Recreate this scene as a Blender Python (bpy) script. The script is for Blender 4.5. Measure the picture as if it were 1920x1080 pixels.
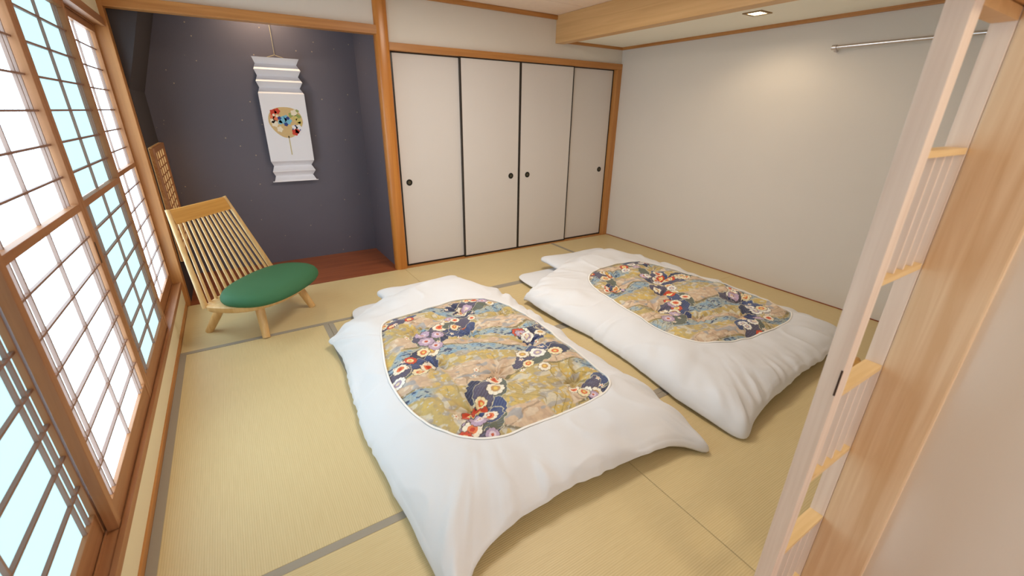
import bpy, bmesh, math, random
import numpy as np
from mathutils import Matrix, Vector

for o in list(bpy.data.objects):
    bpy.data.objects.remove(o, do_unlink=True)
S = bpy.context.scene
COL = S.collection
random.seed(4)

def lin(r, g, b):
    f = lambda c: (c / 255.0) / 12.92 if c <= 10.3 else (((c / 255.0) + 0.055) / 1.055) ** 2.4
    return (f(r), f(g), f(b), 1.0)

# ------------------------------------------------------------------ camera
cam_d = bpy.data.cameras.new('camera')
cam = bpy.data.objects.new('camera', cam_d)
COL.objects.link(cam)
cam_d.sensor_width = 36.0
cam_d.lens = 806.0 / 1920.0 * 36.0
cam_d.clip_start = 0.02
cam_d.dof.use_dof = True
cam_d.dof.focus_distance = 2.7
cam_d.dof.aperture_fstop = 3.6
_r = Vector((0.84687093, -0.53163654, 0.01312298))
_d = Vector((-0.18978944, -0.3251928, -0.92640683))
_f = Vector((0.49677922, 0.78205641, -0.37629533))
CAMP = Vector((-1.2005798, -3.67833861, 1.32818872))
cam.matrix_world = Matrix(((_r.x, -_d.x, -_f.x, CAMP.x), (_r.y, -_d.y, -_f.y, CAMP.y), (_r.z, -_d.z, -_f.z, CAMP.z), (0, 0, 0, 1)))
S.camera = cam

# ------------------------------------------------------------------ world, exposure, room lights
W = bpy.data.worlds.new('World')
S.world = W
W.use_nodes = True
bg = W.node_tree.nodes['Background']
bg.inputs[0].default_value = (0.90, 0.95, 1.0, 1)
bg.inputs[1].default_value = 1.9
S.view_settings.view_transform = 'Standard'
S.view_settings.look = 'None'
S.view_settings.gamma = 1.0
S.view_settings.use_curve_mapping = False
S.view_settings.exposure = 0.0
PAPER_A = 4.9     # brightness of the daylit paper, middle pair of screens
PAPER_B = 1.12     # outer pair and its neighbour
FILL_W = 25.0      # added ceiling fill lamp
DOWN_W = 10.5      # recessed downlight near the right wall
ENTRY_FILL_W = 8.0     # added fill lamp of the entry behind the camera
ALC_W = 24.0        # alcove downlight

# ------------------------------------------------------------------ materials
def newmat(name):
    m = bpy.data.materials.new(name)
    m.use_nodes = True
    return m, m.node_tree.nodes, m.node_tree.links, m.node_tree.nodes['Principled BSDF']

def plain(name, rgb, rough=0.6, metal=0.0, var=0.0, scale=8.0, bump=0.0, bscale=200.0, spec=0.5, emit=None, es=1.0):
    m, N, L, P = newmat(name)
    c = lin(*rgb)
    P.inputs['Base Color'].default_value = c
    P.inputs['Roughness'].default_value = rough
    P.inputs['Metallic'].default_value = metal
    P.inputs['Specular IOR Level'].default_value = spec
    tc = N.new('ShaderNodeTexCoord')
    if var > 0:
        n = N.new('ShaderNodeTexNoise'); n.inputs['Scale'].default_value = scale; n.inputs['Detail'].default_value = 4
        L.new(tc.outputs['Object'], n.inputs['Vector'])
        mx = N.new('ShaderNodeMix'); mx.data_type = 'RGBA'
        mx.inputs[6].default_value = tuple(min(1, v * (1 - var)) for v in c[:3]) + (1,)
        mx.inputs[7].default_value = tuple(min(1, v * (1 + var)) for v in c[:3]) + (1,)
        L.new(n.outputs[0], mx.inputs[0]); L.new(mx.outputs[2], P.inputs['Base Color'])
    if bump > 0:
        n2 = N.new('ShaderNodeTexNoise'); n2.inputs['Scale'].default_value = bscale; n2.inputs['Detail'].default_value = 3
        L.new(tc.outputs['Object'], n2.inputs['Vector'])
        b = N.new('ShaderNodeBump'); b.inputs['Strength'].default_value = bump; b.inputs['Distance'].default_value = 0.002
        L.new(n2.outputs[0], b.inputs['Height']); L.new(b.outputs[0], P.inputs['Normal'])
    if emit:
        P.inputs['Emission Color'].default_value = lin(*emit)
        P.inputs['Emission Strength'].default_value = es
    return m

def wood(name, a, b, axis='Z', fine=38.0, rough=0.45, contrast=(0.3, 0.72)):
    m, N, L, P = newmat(name)
    tc = N.new('ShaderNodeTexCoord'); mp = N.new('ShaderNodeMapping')
    s = [fine] * 3
    s['XYZ'.index(axis)] = fine * 0.045
    mp.inputs['Scale'].default_value = s
    L.new(tc.outputs['Object'], mp.inputs['Vector'])
    n = N.new('ShaderNodeTexNoise'); n.inputs['Scale'].default_value = 1.0; n.inputs['Detail'].default_value = 5; n.inputs['Distortion'].default_value = 0.6
    L.new(mp.outputs[0], n.inputs['Vector'])
    cr = N.new('ShaderNodeValToRGB')
    cr.color_ramp.elements[0].position = contrast[0]; cr.color_ramp.elements[0].color = lin(*a)
    cr.color_ramp.elements[1].position = contrast[1]; cr.color_ramp.elements[1].color = lin(*b)
    L.new(n.outputs[0], cr.inputs[0]); L.new(cr.outputs[0], P.inputs['Base Color'])
    P.inputs['Roughness'].default_value = rough
    bp = N.new('ShaderNodeBump'); bp.inputs['Strength'].default_value = 0.08; bp.inputs['Distance'].default_value = 0.001
    L.new(n.outputs[0], bp.inputs['Height']); L.new(bp.outputs[0], P.inputs['Normal'])
    return m

def tatami(name, across):
    # rush ribs run along the mat; `across` is the axis they repeat over
    m, N, L, P = newmat(name)
    tc = N.new('ShaderNodeTexCoord')
    wv = N.new('ShaderNodeTexWave'); wv.wave_type = 'BANDS'; wv.bands_direction = across
    wv.inputs['Scale'].default_value = 2 * math.pi / 20.0 / 0.0072
    wv.inputs['Distortion'].default_value = 0.25; wv.inputs['Detail'].default_value = 1.0
    L.new(tc.outputs['Object'], wv.inputs['Vector'])
    mp = N.new('ShaderNodeMapping')
    sc = [9.0, 9.0, 9.0]; sc[0 if across == 'X' else 1] = 160.0
    mp.inputs['Scale'].default_value = sc
    L.new(tc.outputs['Object'], mp.inputs['Vector'])
    n = N.new('ShaderNodeTexNoise'); n.inputs['Scale'].default_value = 1.0; n.inputs['Detail'].default_value = 3
    L.new(mp.outputs[0], n.inputs['Vector'])
    ad = N.new('ShaderNodeMath'); ad.operation = 'MULTIPLY_ADD'; ad.inputs[1].default_value = 0.35
    L.new(wv.outputs['Fac'], ad.inputs[0])
    m2 = N.new('ShaderNodeMath'); m2.operation = 'MULTIPLY'; m2.inputs[1].default_value = 0.6
    L.new(n.outputs[0], m2.inputs[0]); L.new(m2.outputs[0], ad.inputs[2])
    cr = N.new('ShaderNodeValToRGB')
    cr.color_ramp.elements[0].position = 0.1; cr.color_ramp.elements[0].color = lin(200, 177, 128)
    cr.color_ramp.elements[1].position = 0.85; cr.color_ramp.elements[1].color = lin(219, 198, 150)
    L.new(ad.outputs[0], cr.inputs[0]); L.new(cr.outputs[0], P.inputs['Base Color'])
    P.inputs['Roughness'].default_value = 0.45
    P.inputs['Specular IOR Level'].default_value = 0.5
    bp = N.new('ShaderNodeBump'); bp.inputs['Strength'].default_value = 0.22; bp.inputs['Distance'].default_value = 0.0015
    L.new(wv.outputs['Fac'], bp.inputs['Height']); L.new(bp.outputs[0], P.inputs['Normal'])
    return m

def speckled(name, base, base2):
    m, N, L, P = newmat(name)
    tc = N.new('ShaderNodeTexCoord')
    n = N.new('ShaderNodeTexNoise'); n.inputs['Scale'].default_value = 1.6; n.inputs['Detail'].default_value = 5
    L.new(tc.outputs['Object'], n.inputs['Vector'])
    mx = N.new('ShaderNodeMix'); mx.data_type = 'RGBA'
    mx.inputs[6].default_value = lin(*base); mx.inputs[7].default_value = lin(*base2)
    L.new(n.outputs[0], mx.inputs[0])
    v = N.new('ShaderNodeTexVoronoi'); v.feature = 'F1'; v.inputs['Scale'].default_value = 13.0
    L.new(tc.outputs['Object'], v.inputs['Vector'])
    lt = N.new('ShaderNodeMath'); lt.operation = 'LESS_THAN'; lt.inputs[1].default_value = 0.062
    L.new(v.outputs['Distance'], lt.inputs[0])
    sp = N.new('ShaderNodeSeparateColor'); L.new(v.outputs['Color'], sp.inputs[0])
    ls = N.new('ShaderNodeMath'); ls.operation = 'LESS_THAN'; ls.inputs[1].default_value = 0.85
    L.new(sp.outputs[0], ls.inputs[0])
    an = N.new('ShaderNodeMath'); an.operation = 'MULTIPLY'; L.new(lt.outputs[0], an.inputs[0]); L.new(ls.outputs[0], an.inputs[1])
    an2 = N.new('ShaderNodeMath'); an2.operation = 'MULTIPLY'; an2.inputs[1].default_value = 0.6; L.new(an.outputs[0], an2.inputs[0])
    m3 = N.new('ShaderNodeMix'); m3.data_type = 'RGBA'; m3.inputs[7].default_value = lin(200, 175, 140)
    L.new(an2.outputs[0], m3.inputs[0]); L.new(mx.outputs[2], m3.inputs[6])
    L.new(m3.outputs[2], P.inputs['Base Color'])
    P.inputs['Roughness'].default_value = 0.55
    n2 = N.new('ShaderNodeTexNoise'); n2.inputs['Scale'].default_value = 260
    L.new(tc.outputs['Object'], n2.inputs['Vector'])
    b = N.new('ShaderNodeBump'); b.inputs['Strength'].default_value = 0.25; b.inputs['Distance'].default_value = 0.002
    L.new(n2.outputs[0], b.inputs['Height']); L.new(b.outputs[0], P.inputs['Normal'])
    return m

def printed(name):
    m, N, L, P = newmat(name)
    a = N.new('ShaderNodeAttribute'); a.attribute_name = 'print'
    L.new(a.outputs['Color'], P.inputs['Base Color'])
    P.inputs['Roughness'].default_value = 0.7
    P.inputs['Sheen Weight'].default_value = 0.15
    return m

M = dict(
    plaster=plain('plaster', (222, 212, 200), 0.85, bump=0.15, bscale=240, var=0.02, scale=3),
    plaster_r=plain('plaster_r', (218, 208, 198), 0.85, bump=0.15, bscale=240, var=0.02, scale=3),
    curb=plain('curb_plaster', (232, 216, 180), 0.85, bump=0.15, bscale=240),
    soffit=plain('soffit_paper', (246, 240, 224), 0.85, bump=0.1),
    ceil=plain('ceiling_board', (242, 218, 198), 0.7, var=0.05, scale=20),
    base=plain('underfloor', (120, 100, 70), 0.9),
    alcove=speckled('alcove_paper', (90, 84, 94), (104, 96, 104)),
    alcove_shade=plain('alcove_shaded_paper', (58, 50, 50), 0.7, var=0.1, scale=6),  # alcove paper with the shade of slope and side wall in its colour
    tmX=tatami('tatami_ribs_y', 'X'),
    tmY=tatami('tatami_ribs_x', 'Y'),
    heri=plain('heri_cloth', (158, 148, 132), 0.8, bump=0.3, bscale=600),
    wZ=wood('amber_wood_z', (170, 110, 54), (196, 136, 74), 'Z'),
    wX=wood('amber_wood_x', (170, 110, 54), (196, 136, 74), 'X'),
    wY=wood('amber_wood_y', (170, 110, 54), (196, 136, 74), 'Y'),
    sZ=wood('shoji_wood_z', (152, 98, 58), (176, 122, 78), 'Z', rough=0.5),
    sY=wood('shoji_wood_y', (152, 98, 58), (176, 122, 78), 'Y', rough=0.5),
    kumZ=wood('kumiko_z', (142, 112, 98), (160, 130, 116), 'Z', rough=0.5),
    kumY=wood('kumiko_y', (128, 92, 74), (146, 108, 90), 'Y', rough=0.5),
    post=wood('post_wood', (176, 106, 40), (202, 132, 60), 'Z', fine=24, rough=0.28),
    alfl=wood('alcove_floor', (128, 66, 36), (160, 90, 52), 'X', fine=22, rough=0.35),
    lZ=wood('pale_wood_z', (222, 202, 186), (238, 222, 208), 'Z', fine=55),
    lX=wood('pale_wood_x', (218, 184, 128), (236, 206, 156), 'X', fine=55),
    board=wood('ash_board', (216, 182, 142), (238, 214, 182), 'Z', fine=44, rough=0.4),
    beam=wood('beam_wood', (204, 158, 104), (220, 176, 122), 'Y', fine=30),
    lacq=plain('black_lacquer', (38, 30, 24), 0.35),
    fusuma=plain('fusuma_paper', (214, 205, 199), 0.8, var=0.015, scale=5),
    pull=plain('door_pull', (42, 40, 36), 0.4, metal=0.6),
    pull2=plain('door_pull_cup', (96, 88, 70), 0.4, metal=0.7),
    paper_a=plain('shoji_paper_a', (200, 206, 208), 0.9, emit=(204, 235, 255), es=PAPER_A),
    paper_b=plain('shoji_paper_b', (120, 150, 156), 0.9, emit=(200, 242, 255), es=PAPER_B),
    dim=plain('lattice_paper', (226, 200, 150), 0.9, emit=(226, 184, 124), es=0.32),  # faint glow added to brighten the alcove lattice panes
    slot=plain('slot_dark', (60, 34, 16), 0.7),
    white=plain('white_cotton', (226, 225, 227), 0.85, bump=0.25, bscale=900),
    sheet=plain('white_sheet', (226, 226, 229), 0.85, bump=0.25, bscale=900),
    hem=plain('hem_cotton', (244, 240, 234), 0.8),
    quilt=printed('floral_print'),
    oak=wood('chair_oak', (206, 160, 98), (224, 184, 126), 'Z', fine=50, rough=0.4),
    oakX=wood('chair_oak_x', (198, 142, 66), (218, 164, 88), 'X', fine=50, rough=0.4),
    green=plain('green_fabric', (52, 104, 66), 0.75, bump=0.2, bscale=900),
    scroll=plain('scroll_paper', (236, 230, 232), 0.75),
    cord=plain('cord', (200, 184, 140), 0.8),
    steel=plain('steel', (205, 198, 196), 0.22, metal=1.0),
    brass=plain('brass_trim', (150, 120, 78), 0.35, metal=0.8),
    glow=plain('lamp_glow', (255, 240, 210), 0.5, emit=(255, 236, 196), es=14.0),
    fillglow=plain('fill_lamp_glow', (255, 245, 230), 0.5, emit=(255, 240, 220), es=2.0),
    wred=plain('print_red', (206, 66, 44), 0.8), wor=plain('print_orange', (226, 120, 84), 0.8),
    wblue=plain('print_blue', (122, 182, 204), 0.8), wnavy=plain('print_navy', (50, 64, 126), 0.8),
    wgreen=plain('print_green', (150, 160, 90), 0.8), wcream=plain('print_cream', (238, 222, 196), 0.8),
    wtan=plain('print_tan', (212, 178, 124), 0.8, var=0.08, scale=60), wyel=plain('print_yellow', (206, 186, 110), 0.8),
)

# ------------------------------------------------------------------ helpers
def worg(o):
    v = Vector((0, 0, 0))
    while o is not None:
        v += o.location; o = o.parent
    return v

def tag(o, label=None, cat=None, group=None, kind=None):
    if label: o['label'] = label
    if cat: o['category'] = cat
    if group: o['group'] = group
    if kind: o['kind'] = kind
    return o

def empty(name, loc=(0, 0, 0), rz=0.0, **k):
    o = bpy.data.objects.new(name, None)
    o.empty_display_size = 0.1
    COL.objects.link(o); o.location = loc; o.rotation_euler = (0, 0, rz)
    return tag(o, **k)

class MB:
    def __init__(s): s.v = []; s.f = []
    def add(s, v, f):
        n = len(s.v); s.v += [tuple(p) for p in v]; s.f += [tuple(i + n for i in q) for q in f]; return s
    def box(s, x0, x1, y0, y1, z0, z1):
        return s.add([(x0, y0, z0), (x1, y0, z0), (x1, y1, z0), (x0, y1, z0), (x0, y0, z1), (x1, y0, z1), (x1, y1, z1), (x0, y1, z1)],
                     [(3, 2, 1, 0), (4, 5, 6, 7), (0, 1, 5, 4), (1, 2, 6, 5), (2, 3, 7, 6), (3, 0, 4, 7)])
    def tube(s, pts, r, n=10, cap=True):
        pts = [Vector(p) for p in pts]; rr = r if isinstance(r, (list, tuple)) else [r] * len(pts)
        rings = []; v = []; f = []
        up = None
        for i, p in enumerate(pts):
            t = (pts[min(i + 1, len(pts) - 1)] - pts[max(i - 1, 0)]).normalized()
            if up is None:
                up = Vector((0, 0, 1)) if abs(t.z) < 0.9 else Vector((1, 0, 0))
            a = t.cross(up).normalized(); b = a.cross(t).normalized(); up = b
            for k in range(n):
                th = 2 * math.pi * k / n
                v.append(p + a * (math.cos(th) * rr[i]) + b * (math.sin(th) * rr[i]))
        for i in range(len(pts) - 1):
            for k in range(n):
                k2 = (k + 1) % n
                f.append((i * n + k, i * n + k2, (i + 1) * n + k2, (i + 1) * n + k))
        if cap:
            f.append(tuple(range(n - 1, -1, -1))); f.append(tuple((len(pts) - 1) * n + k for k in range(n)))
        return s.add(v, f)
    def lathe(s, c, prof, n=24, axis='Z'):
        v = []; f = []
        for (r, h) in prof:
            for k in range(n):
                th = 2 * math.pi * k / n; a, b = r * math.cos(th), r * math.sin(th)
                p = {'Z': (a, b, h), 'Y': (a, h, b), 'X': (h, a, b)}[axis]
                v.append((c[0] + p[0], c[1] + p[1], c[2] + p[2]))
        for i in range(len(prof) - 1):
            for k in range(n):
                k2 = (k + 1) % n; f.append((i * n + k, i * n + k2, (i + 1) * n + k2, (i + 1) * n + k))
        f.append(tuple(range(n - 1, -1, -1))); f.append(tuple((len(prof) - 1) * n + k for k in range(n)))
        return s.add(v, f)
    def build(s, name, mat, parent=None, bevel=0.0, seg=2, smooth=False, origin=None, **k):
        me = bpy.data.meshes.new(name)
        if parent is not None and origin is None:
            og = worg(parent); loc = Vector((0, 0, 0))
        else:
            og = Vector(origin) if origin is not None else Vector((0, 0, 0)); loc = og - (worg(parent) if parent else Vector((0, 0, 0)))
        me.from_pydata([(x - og.x, y - og.y, z - og.z) for x, y, z in s.v], [], s.f)
        bm = bmesh.new(); bm.from_mesh(me)
        bmesh.ops.recalc_face_normals(bm, faces=bm.faces)
        if bevel > 0:
            bmesh.ops.bevel(bm, geom=[e for e in bm.edges if e.is_manifold and e.calc_face_angle(0) > 0.6], offset=bevel, segments=seg, profile=0.6, affect='EDGES', clamp_overlap=True)
        if smooth:
            for fc in bm.faces: fc.smooth = True
            for e in bm.edges:
                if e.is_manifold and e.calc_face_angle(0) > 0.7: e.smooth = False
        bm.to_mesh(me); bm.free()
        me.materials.append(M[mat])
        o = bpy.data.objects.new(name, me); COL.objects.link(o)
        o.parent = parent; o.location = loc
        return tag(o, **k)

def bx(name, mat, x0, x1, y0, y1, z0, z1, parent=None, bevel=0.0, **k):
    return MB().box(x0, x1, y0, y1, z0, z1).build(name, mat, parent, bevel, **k)

def st(name, mat, *b, bevel=0.0, label=None, parent=None):
    o = bx(name, mat, *b, bevel=bevel, parent=parent)
    if parent is None: o['kind'] = 'structure'
    if label: o['label'] = label
    return o

_shared = {}
def bar(name, mat, size, loc, parent):
    """a straight stick; alike sticks share one mesh"""
    key = (name, mat, tuple(round(a, 4) for a in size))
    if key not in _shared:
        x, y, z = (a / 2 for a in size)
        o = MB().box(-x, x, -y, y, -z, z).build(name, mat)
        _shared[key] = o.data
    else:
        o = bpy.data.objects.new(name, _shared[key]); COL.objects.link(o)
    o.parent = parent; o.location = Vector(loc) - worg(parent)
    return o

def vnoise(x, y, seed=0):
    x = np.asarray(x, float); y = np.asarray(y, float)
    xi = np.floor(x).astype(np.int64); yi = np.floor(y).astype(np.int64); fx = x - xi; fy = y - yi
    def h(a, b):
        n = (a * 374761393 + b * 668265263 + seed * 974711) & 0xffffffff
        n = ((n ^ (n >> 13)) * 1274126177) & 0xffffffff
        return ((n ^ (n >> 16)) & 0xffff) / 65535.0
    sx = fx * fx * (3 - 2 * fx); sy = fy * fy * (3 - 2 * fy)
    return (h(xi, yi) * (1 - sx) + h(xi + 1, yi) * sx) * (1 - sy) + (h(xi, yi + 1) * (1 - sx) + h(xi + 1, yi + 1) * sx) * sy

# ================================================================== THE SETTING
XL, XR = -1.668, 2.451
CEIL = 2.165
YF = -3.37          # front edge of the tatami room

# floor and tatami
fl = st('floor', 'base', XL - 0.15, XR + 0.1, YF, 0.06, -0.08, -0.03, label='tatami floor of ten straw mats with grey cloth borders')
gx = [-1.668, -0.856, -0.046, 0.785, 1.615, 2.451]
gy = [-0.028, -0.837, -1.670, -2.523, -3.37]
mats = [(0, 2, 0, 1, 'X'), (2, 4, 0, 1, 'X'), (4, 5, 0, 2, 'Y'), (0, 1, 1, 3, 'Y'), (1, 2, 1, 3, 'Y'), (2, 4, 1, 2, 'X'), (2, 4, 2, 3, 'X'),
        (4, 5, 2, 4, 'Y'), (0, 2, 3, 4, 'X'), (2, 4, 3, 4, 'X')]
for (a, b, c, d, ax) in mats:
    g = 0.0008
    x0, x1, y1, y0 = gx[a] + g, gx[b] - g, gy[c] - g, gy[d] + g
    mt = MB().box(x0, x1, y0, y1, -0.03, 0.0).build('tatami_mat', 'tmY' if ax == 'X' else 'tmX', fl, bevel=0.0015, seg=1, origin=((x0 + x1) / 2, (y0 + y1) / 2, 0))
    w = 0.031
    if ax == 'X':
        if c > 0: bx('cloth_border', 'heri', x0, x1, y1 - w, y1, -0.01, 0.0012, mt)
        bx('cloth_border', 'heri', x0, x1, y0, y0 + w, -0.01, 0.0012, mt)
    else:
        bx('cloth_border', 'heri', x0, x0 + w, y0, y1, -0.01, 0.0012, mt)
        if b < 5: bx('cloth_border', 'heri', x1 - w, x1, y0, y1, -0.01, 0.0012, mt)
st('floor_entry', 'wX', XL - 0.15, 0.3, -6.2, YF, -0.08, -0.002)

# ceiling: board ceiling and the dropped soffit at the right
ce = st('ceiling', 'base', XL - 0.2, XR + 0.1, -4.6, 0.06, CEIL + 0.012, CEIL + 0.06)
y = 0.04
while y > -4.6:
    bx('ceiling_board', 'ceil', XL - 0.16, 1.62, y - 0.447, y - 0.003, CEIL, CEIL + 0.014, ce, bevel=0.002)
    y -= 0.45
st('ceiling_soffit', 'soffit', 1.66, XR + 0.1, YF - 0.02, 0.06, 1.972, 2.02)
st('trim_soffit_beam', 'beam', 1.577, 1.68, YF - 0.02, 0.0, 1.940, CEIL - 0.001, bevel=0.003)
st('trim_soffit_right', 'wY', XR - 0.022, XR + 0.002, YF, 0.0, 1.948, 1.9725, bevel=0.002)
st('trim_soffit_back', 'wX', 1.68, XR - 0.02, -0.022, 0.004, 1.948, 1.9725, bevel=0.002)
st('trim_ceiling_back', 'wX', 0.0, 1.577, -0.024, 0.004, 2.130, CEIL - 0.001, bevel=0.002)

# right wall, back wall over the closet, wall over the alcove
st('wall_right', 'plaster_r', XR, XR + 0.1, YF - 0.1, 0.1, -0.05, 2.02)
st('baseboard_right', 'alfl', XR - 0.006, XR, YF, -0.03, 0.0, 0.007)
st('wall_back', 'plaster', -0.02, XR, -0.004, 0.1, 1.815, CEIL + 0.01)
st('wall_over_alcove', 'plaster_r', XL - 0.08, -0.09, -0.004, 0.05, 1.915, CEIL + 0.01)
st('trim_lintel_closet', 'wX', -0.02, XR - 0.002, -0.028, 0.075, 1.765, 1.818, bevel=0.003)
st('trim_sill_closet', 'wX', -0.02, XR - 0.002, -0.027, 0.075, -0.03, 0.003, bevel=0.001)
st('trim_post_closet', 'wZ', 2.385, XR - 0.001, -0.026, 0.075, 0.003, 1.765, bevel=0.003)
st('wall_closet_inner', 'plaster', -0.05, XR + 0.1, 0.09, 0.13, -0.05, 1.83)

# alcove
AY = 0.745
AL = -1.65
st('floor_alcove', 'alfl', AL - 0.1, -0.06, -0.026, AY + 0.02, -0.06, 0.0, bevel=0.002)
st('wall_alcove_back', 'alcove', AL - 0.1, 0.02, AY, AY + 0.06, -0.05, 2.36, label='dark speckled paper wall of the alcove')
st('wall_alcove_right', 'alcove', -0.088, -0.03, 0.05, AY, 0.0, 2.36)
st('wall_alcove_left', 'alcove_shade', AL - 0.06, AL, 0.06, AY, 0.0, 2.36)
st('ceiling_alcove', 'alcove', AL - 0.06, -0.03, 0.04, AY + 0.05, 2.34, 2.38)
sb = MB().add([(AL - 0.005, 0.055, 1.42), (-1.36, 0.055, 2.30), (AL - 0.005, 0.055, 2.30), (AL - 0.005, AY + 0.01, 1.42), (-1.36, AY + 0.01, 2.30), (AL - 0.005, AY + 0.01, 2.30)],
              [(0, 1, 2), (3, 5, 4), (0, 3, 4, 1), (1, 4, 5, 2), (2, 5, 3, 0)]).build('wall_alcove_slope', 'alcove_shade', kind='structure')
st('trim_lintel_alcove', 'wX', AL - 0.02, -0.09, -0.03, 0.05, 1.862, 1.922, bevel=0.003)
# alcove post: a polished rounded log
mb = MB(); n = 28; prof = []
for zz in (0.0, 2.17):
    for k in range(n):
        th = 2 * math.pi * k / n
        cx, sx = math.cos(th), math.sin(th)
        e = 0.62
        mb.v.append((-0.064 + 0.052 * math.copysign(abs(cx) ** e, cx), 0.012 + 0.052 * math.copysign(abs(sx) ** e, sx), zz))
mb.f = [(k, (k + 1) % n, n + (k + 1) % n, n + k) for k in range(n)] + [tuple(range(n))[::-1], tuple(range(n, 2 * n))]
mb.build('trim_alcove_post', 'post', smooth=True, kind='structure')
# corner post between screens and alcove
st('trim_corner_post', 'wZ', -1.762, -1.652, -0.032, 0.058, 0.0, CEIL, bevel=0.003)

# small lattice window in the alcove's left wall
lw = empty('window_5', (AL, 0.4, 0.3), kind='structure', label='small brown lattice window low in the alcove side wall')
x0, x1 = AL + 0.0005, AL + 0.031
ya, yb, za, zb = 0.10, 0.725, 0.30, 1.085
bx('pane', 'dim', x0, x0 + 0.020, ya, yb, za, zb, lw)
for b in ((ya, ya + 0.05, za, zb), (yb - 0.05, yb, za, zb)): bx('frame_stile', 'sZ', x0, x1, *b, lw, bevel=0.002)
for b in ((za, za + 0.04), (zb - 0.035, zb)): bx('frame_rail', 'sY', x0, x1, ya + 0.05, yb - 0.05, *b, lw, bevel=0.002)
for k in range(1, 4): bar('kumiko', 'sZ', (0.005, 0.016, zb - za - 0.075), (x0 + 0.0225, ya + 0.05 + (yb - ya - 0.1) * k / 4, (za + zb) / 2 + 0.0025), lw)
for k in range(1, 13): bar('kumiko', 'sY', (0.004, yb - ya - 0.1, 0.007), (x0 + 0.022, (ya + yb) / 2, za + 0.04 + (zb - za - 0.075) * k / 13), lw)

# left wall: curb, sill, lintel and wall above, then the four paper screens
st('wall_left', 'curb', XL - 0.13, XL - 0.007, -3.12, -0.03, -0.05, 0.160)
st('baseboard_left', 'wY', XL - 0.012, XL, -3.37, -0.03, -0.02, 0.030, bevel=0.002)
st('wall_left_upper', 'curb', XL - 0.13, XL - 0.007, -3.12, -0.03, 1.80, CEIL + 0.01)
st('wall_left_near', 'plaster', XL - 0.13, XL - 0.007, -6.2, -3.12, -0.05, CEIL + 0.01)
mb = MB().box(-1.80, XL + 0.002, -3.12, -0.032, 0.158, 0.183)
for (a, b) in ((XL - 0.0115, XL + 0.002), (-1.714, -1.7095), (-1.80, -1.7445)): mb.box(a, b, -3.12, -0.032, 0.183, 0.189)
mb.build('trim_sill_screens', 'sY', kind='structure')
mb = MB().box(-1.80, XL + 0.004, -3.12, -0.032, 1.765, 1.802)
for (a, b) in ((XL - 0.0115, XL + 0.004), (-1.714, -1.7095), (-1.80, -1.7445)): mb.box(a, b, -3.12, -0.032, 1.758, 1.765)
mb.build('trim_lintel_screens', 'sY', kind='structure')
st('trim_near_post', 'wZ', -1.80, XL + 0.006, -3.20, -3.085, 0.0, CEIL, bevel=0.003)

ZR = [0.262 + 0.1055 * k for k in range(15)]      # lattice heights, rail top .. top rail
def screen(idx, y0, y1, xf, paper, pull, label):
    """xf: room-side face of the frame"""
    r = empty('window_%d' % idx, (xf - 0.014, (y0 + y1) / 2, 0.184), kind='structure', label=label)
    th = 0.027; sw = 0.032
    for s, (a, b) in enumerate(((y0, y0 + sw), (y1 - sw, y1))):
        o = bx('stile', 'sZ', xf - th, xf, a, b, 0.185, 1.763, r, bevel=0.0015)
        if pull == s:
            bx('finger_pull', 'slot', xf - 0.004, xf + 0.0006, (a + b) / 2 - 0.006, (a + b) / 2 + 0.006, 0.79, 0.87, o)
    ya, yb = y0 + sw, y1 - sw
    bx('bottom_rail', 'sY', xf - th, xf - 0.002, ya, yb, 0.185, ZR[0], r, bevel=0.0015)
    bx('top_rail', 'sY', xf - th, xf - 0.002, ya, yb, 1.722, 1.763, r, bevel=0.0015)
    zm = ZR[7]
    bx('middle_rail', 'sY', xf - 0.024, xf - 0.001, ya, yb, zm - 0.012, zm + 0.012, r, bevel=0.001)
    c = (y0 + y1) / 2
    hw = (y1 - y0) / 2 - sw
    for (za, zb, xk, nm) in ((ZR[0], zm - 0.012, xf - 0.005, 'lower'), (zm + 0.012, 1.722, xf - 0.016, 'upper')):
        bx('paper', paper, xk - 0.0105, xk - 0.0095, ya, yb, za, zb, r)
        for u in (-(hw - 0.034), -(hw - 0.071), 0.0, hw - 0.071, hw - 0.034):
            bar('kumiko', 'kumZ', (0.009, 0.0075, zb - za), (xk - 0.005, c + u, (za + zb) / 2), r)
    for k in range(1, 14):
        if k == 7: continue
        xk = xf - 0.0045 if k < 7 else xf - 0.0155
        bar('kumiko', 'kumY', (0.0095, yb - ya, 0.0065), (xk - 0.005, c, ZR[k]), r)
    return r
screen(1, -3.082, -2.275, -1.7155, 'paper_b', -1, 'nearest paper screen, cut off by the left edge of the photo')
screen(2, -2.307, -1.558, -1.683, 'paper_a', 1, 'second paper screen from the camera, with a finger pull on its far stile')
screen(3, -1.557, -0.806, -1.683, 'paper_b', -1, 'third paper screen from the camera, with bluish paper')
screen(4, -0.840, -0.033, -1.7155, 'paper_a', -1, 'farthest paper screen, next to the alcove post')

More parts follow.
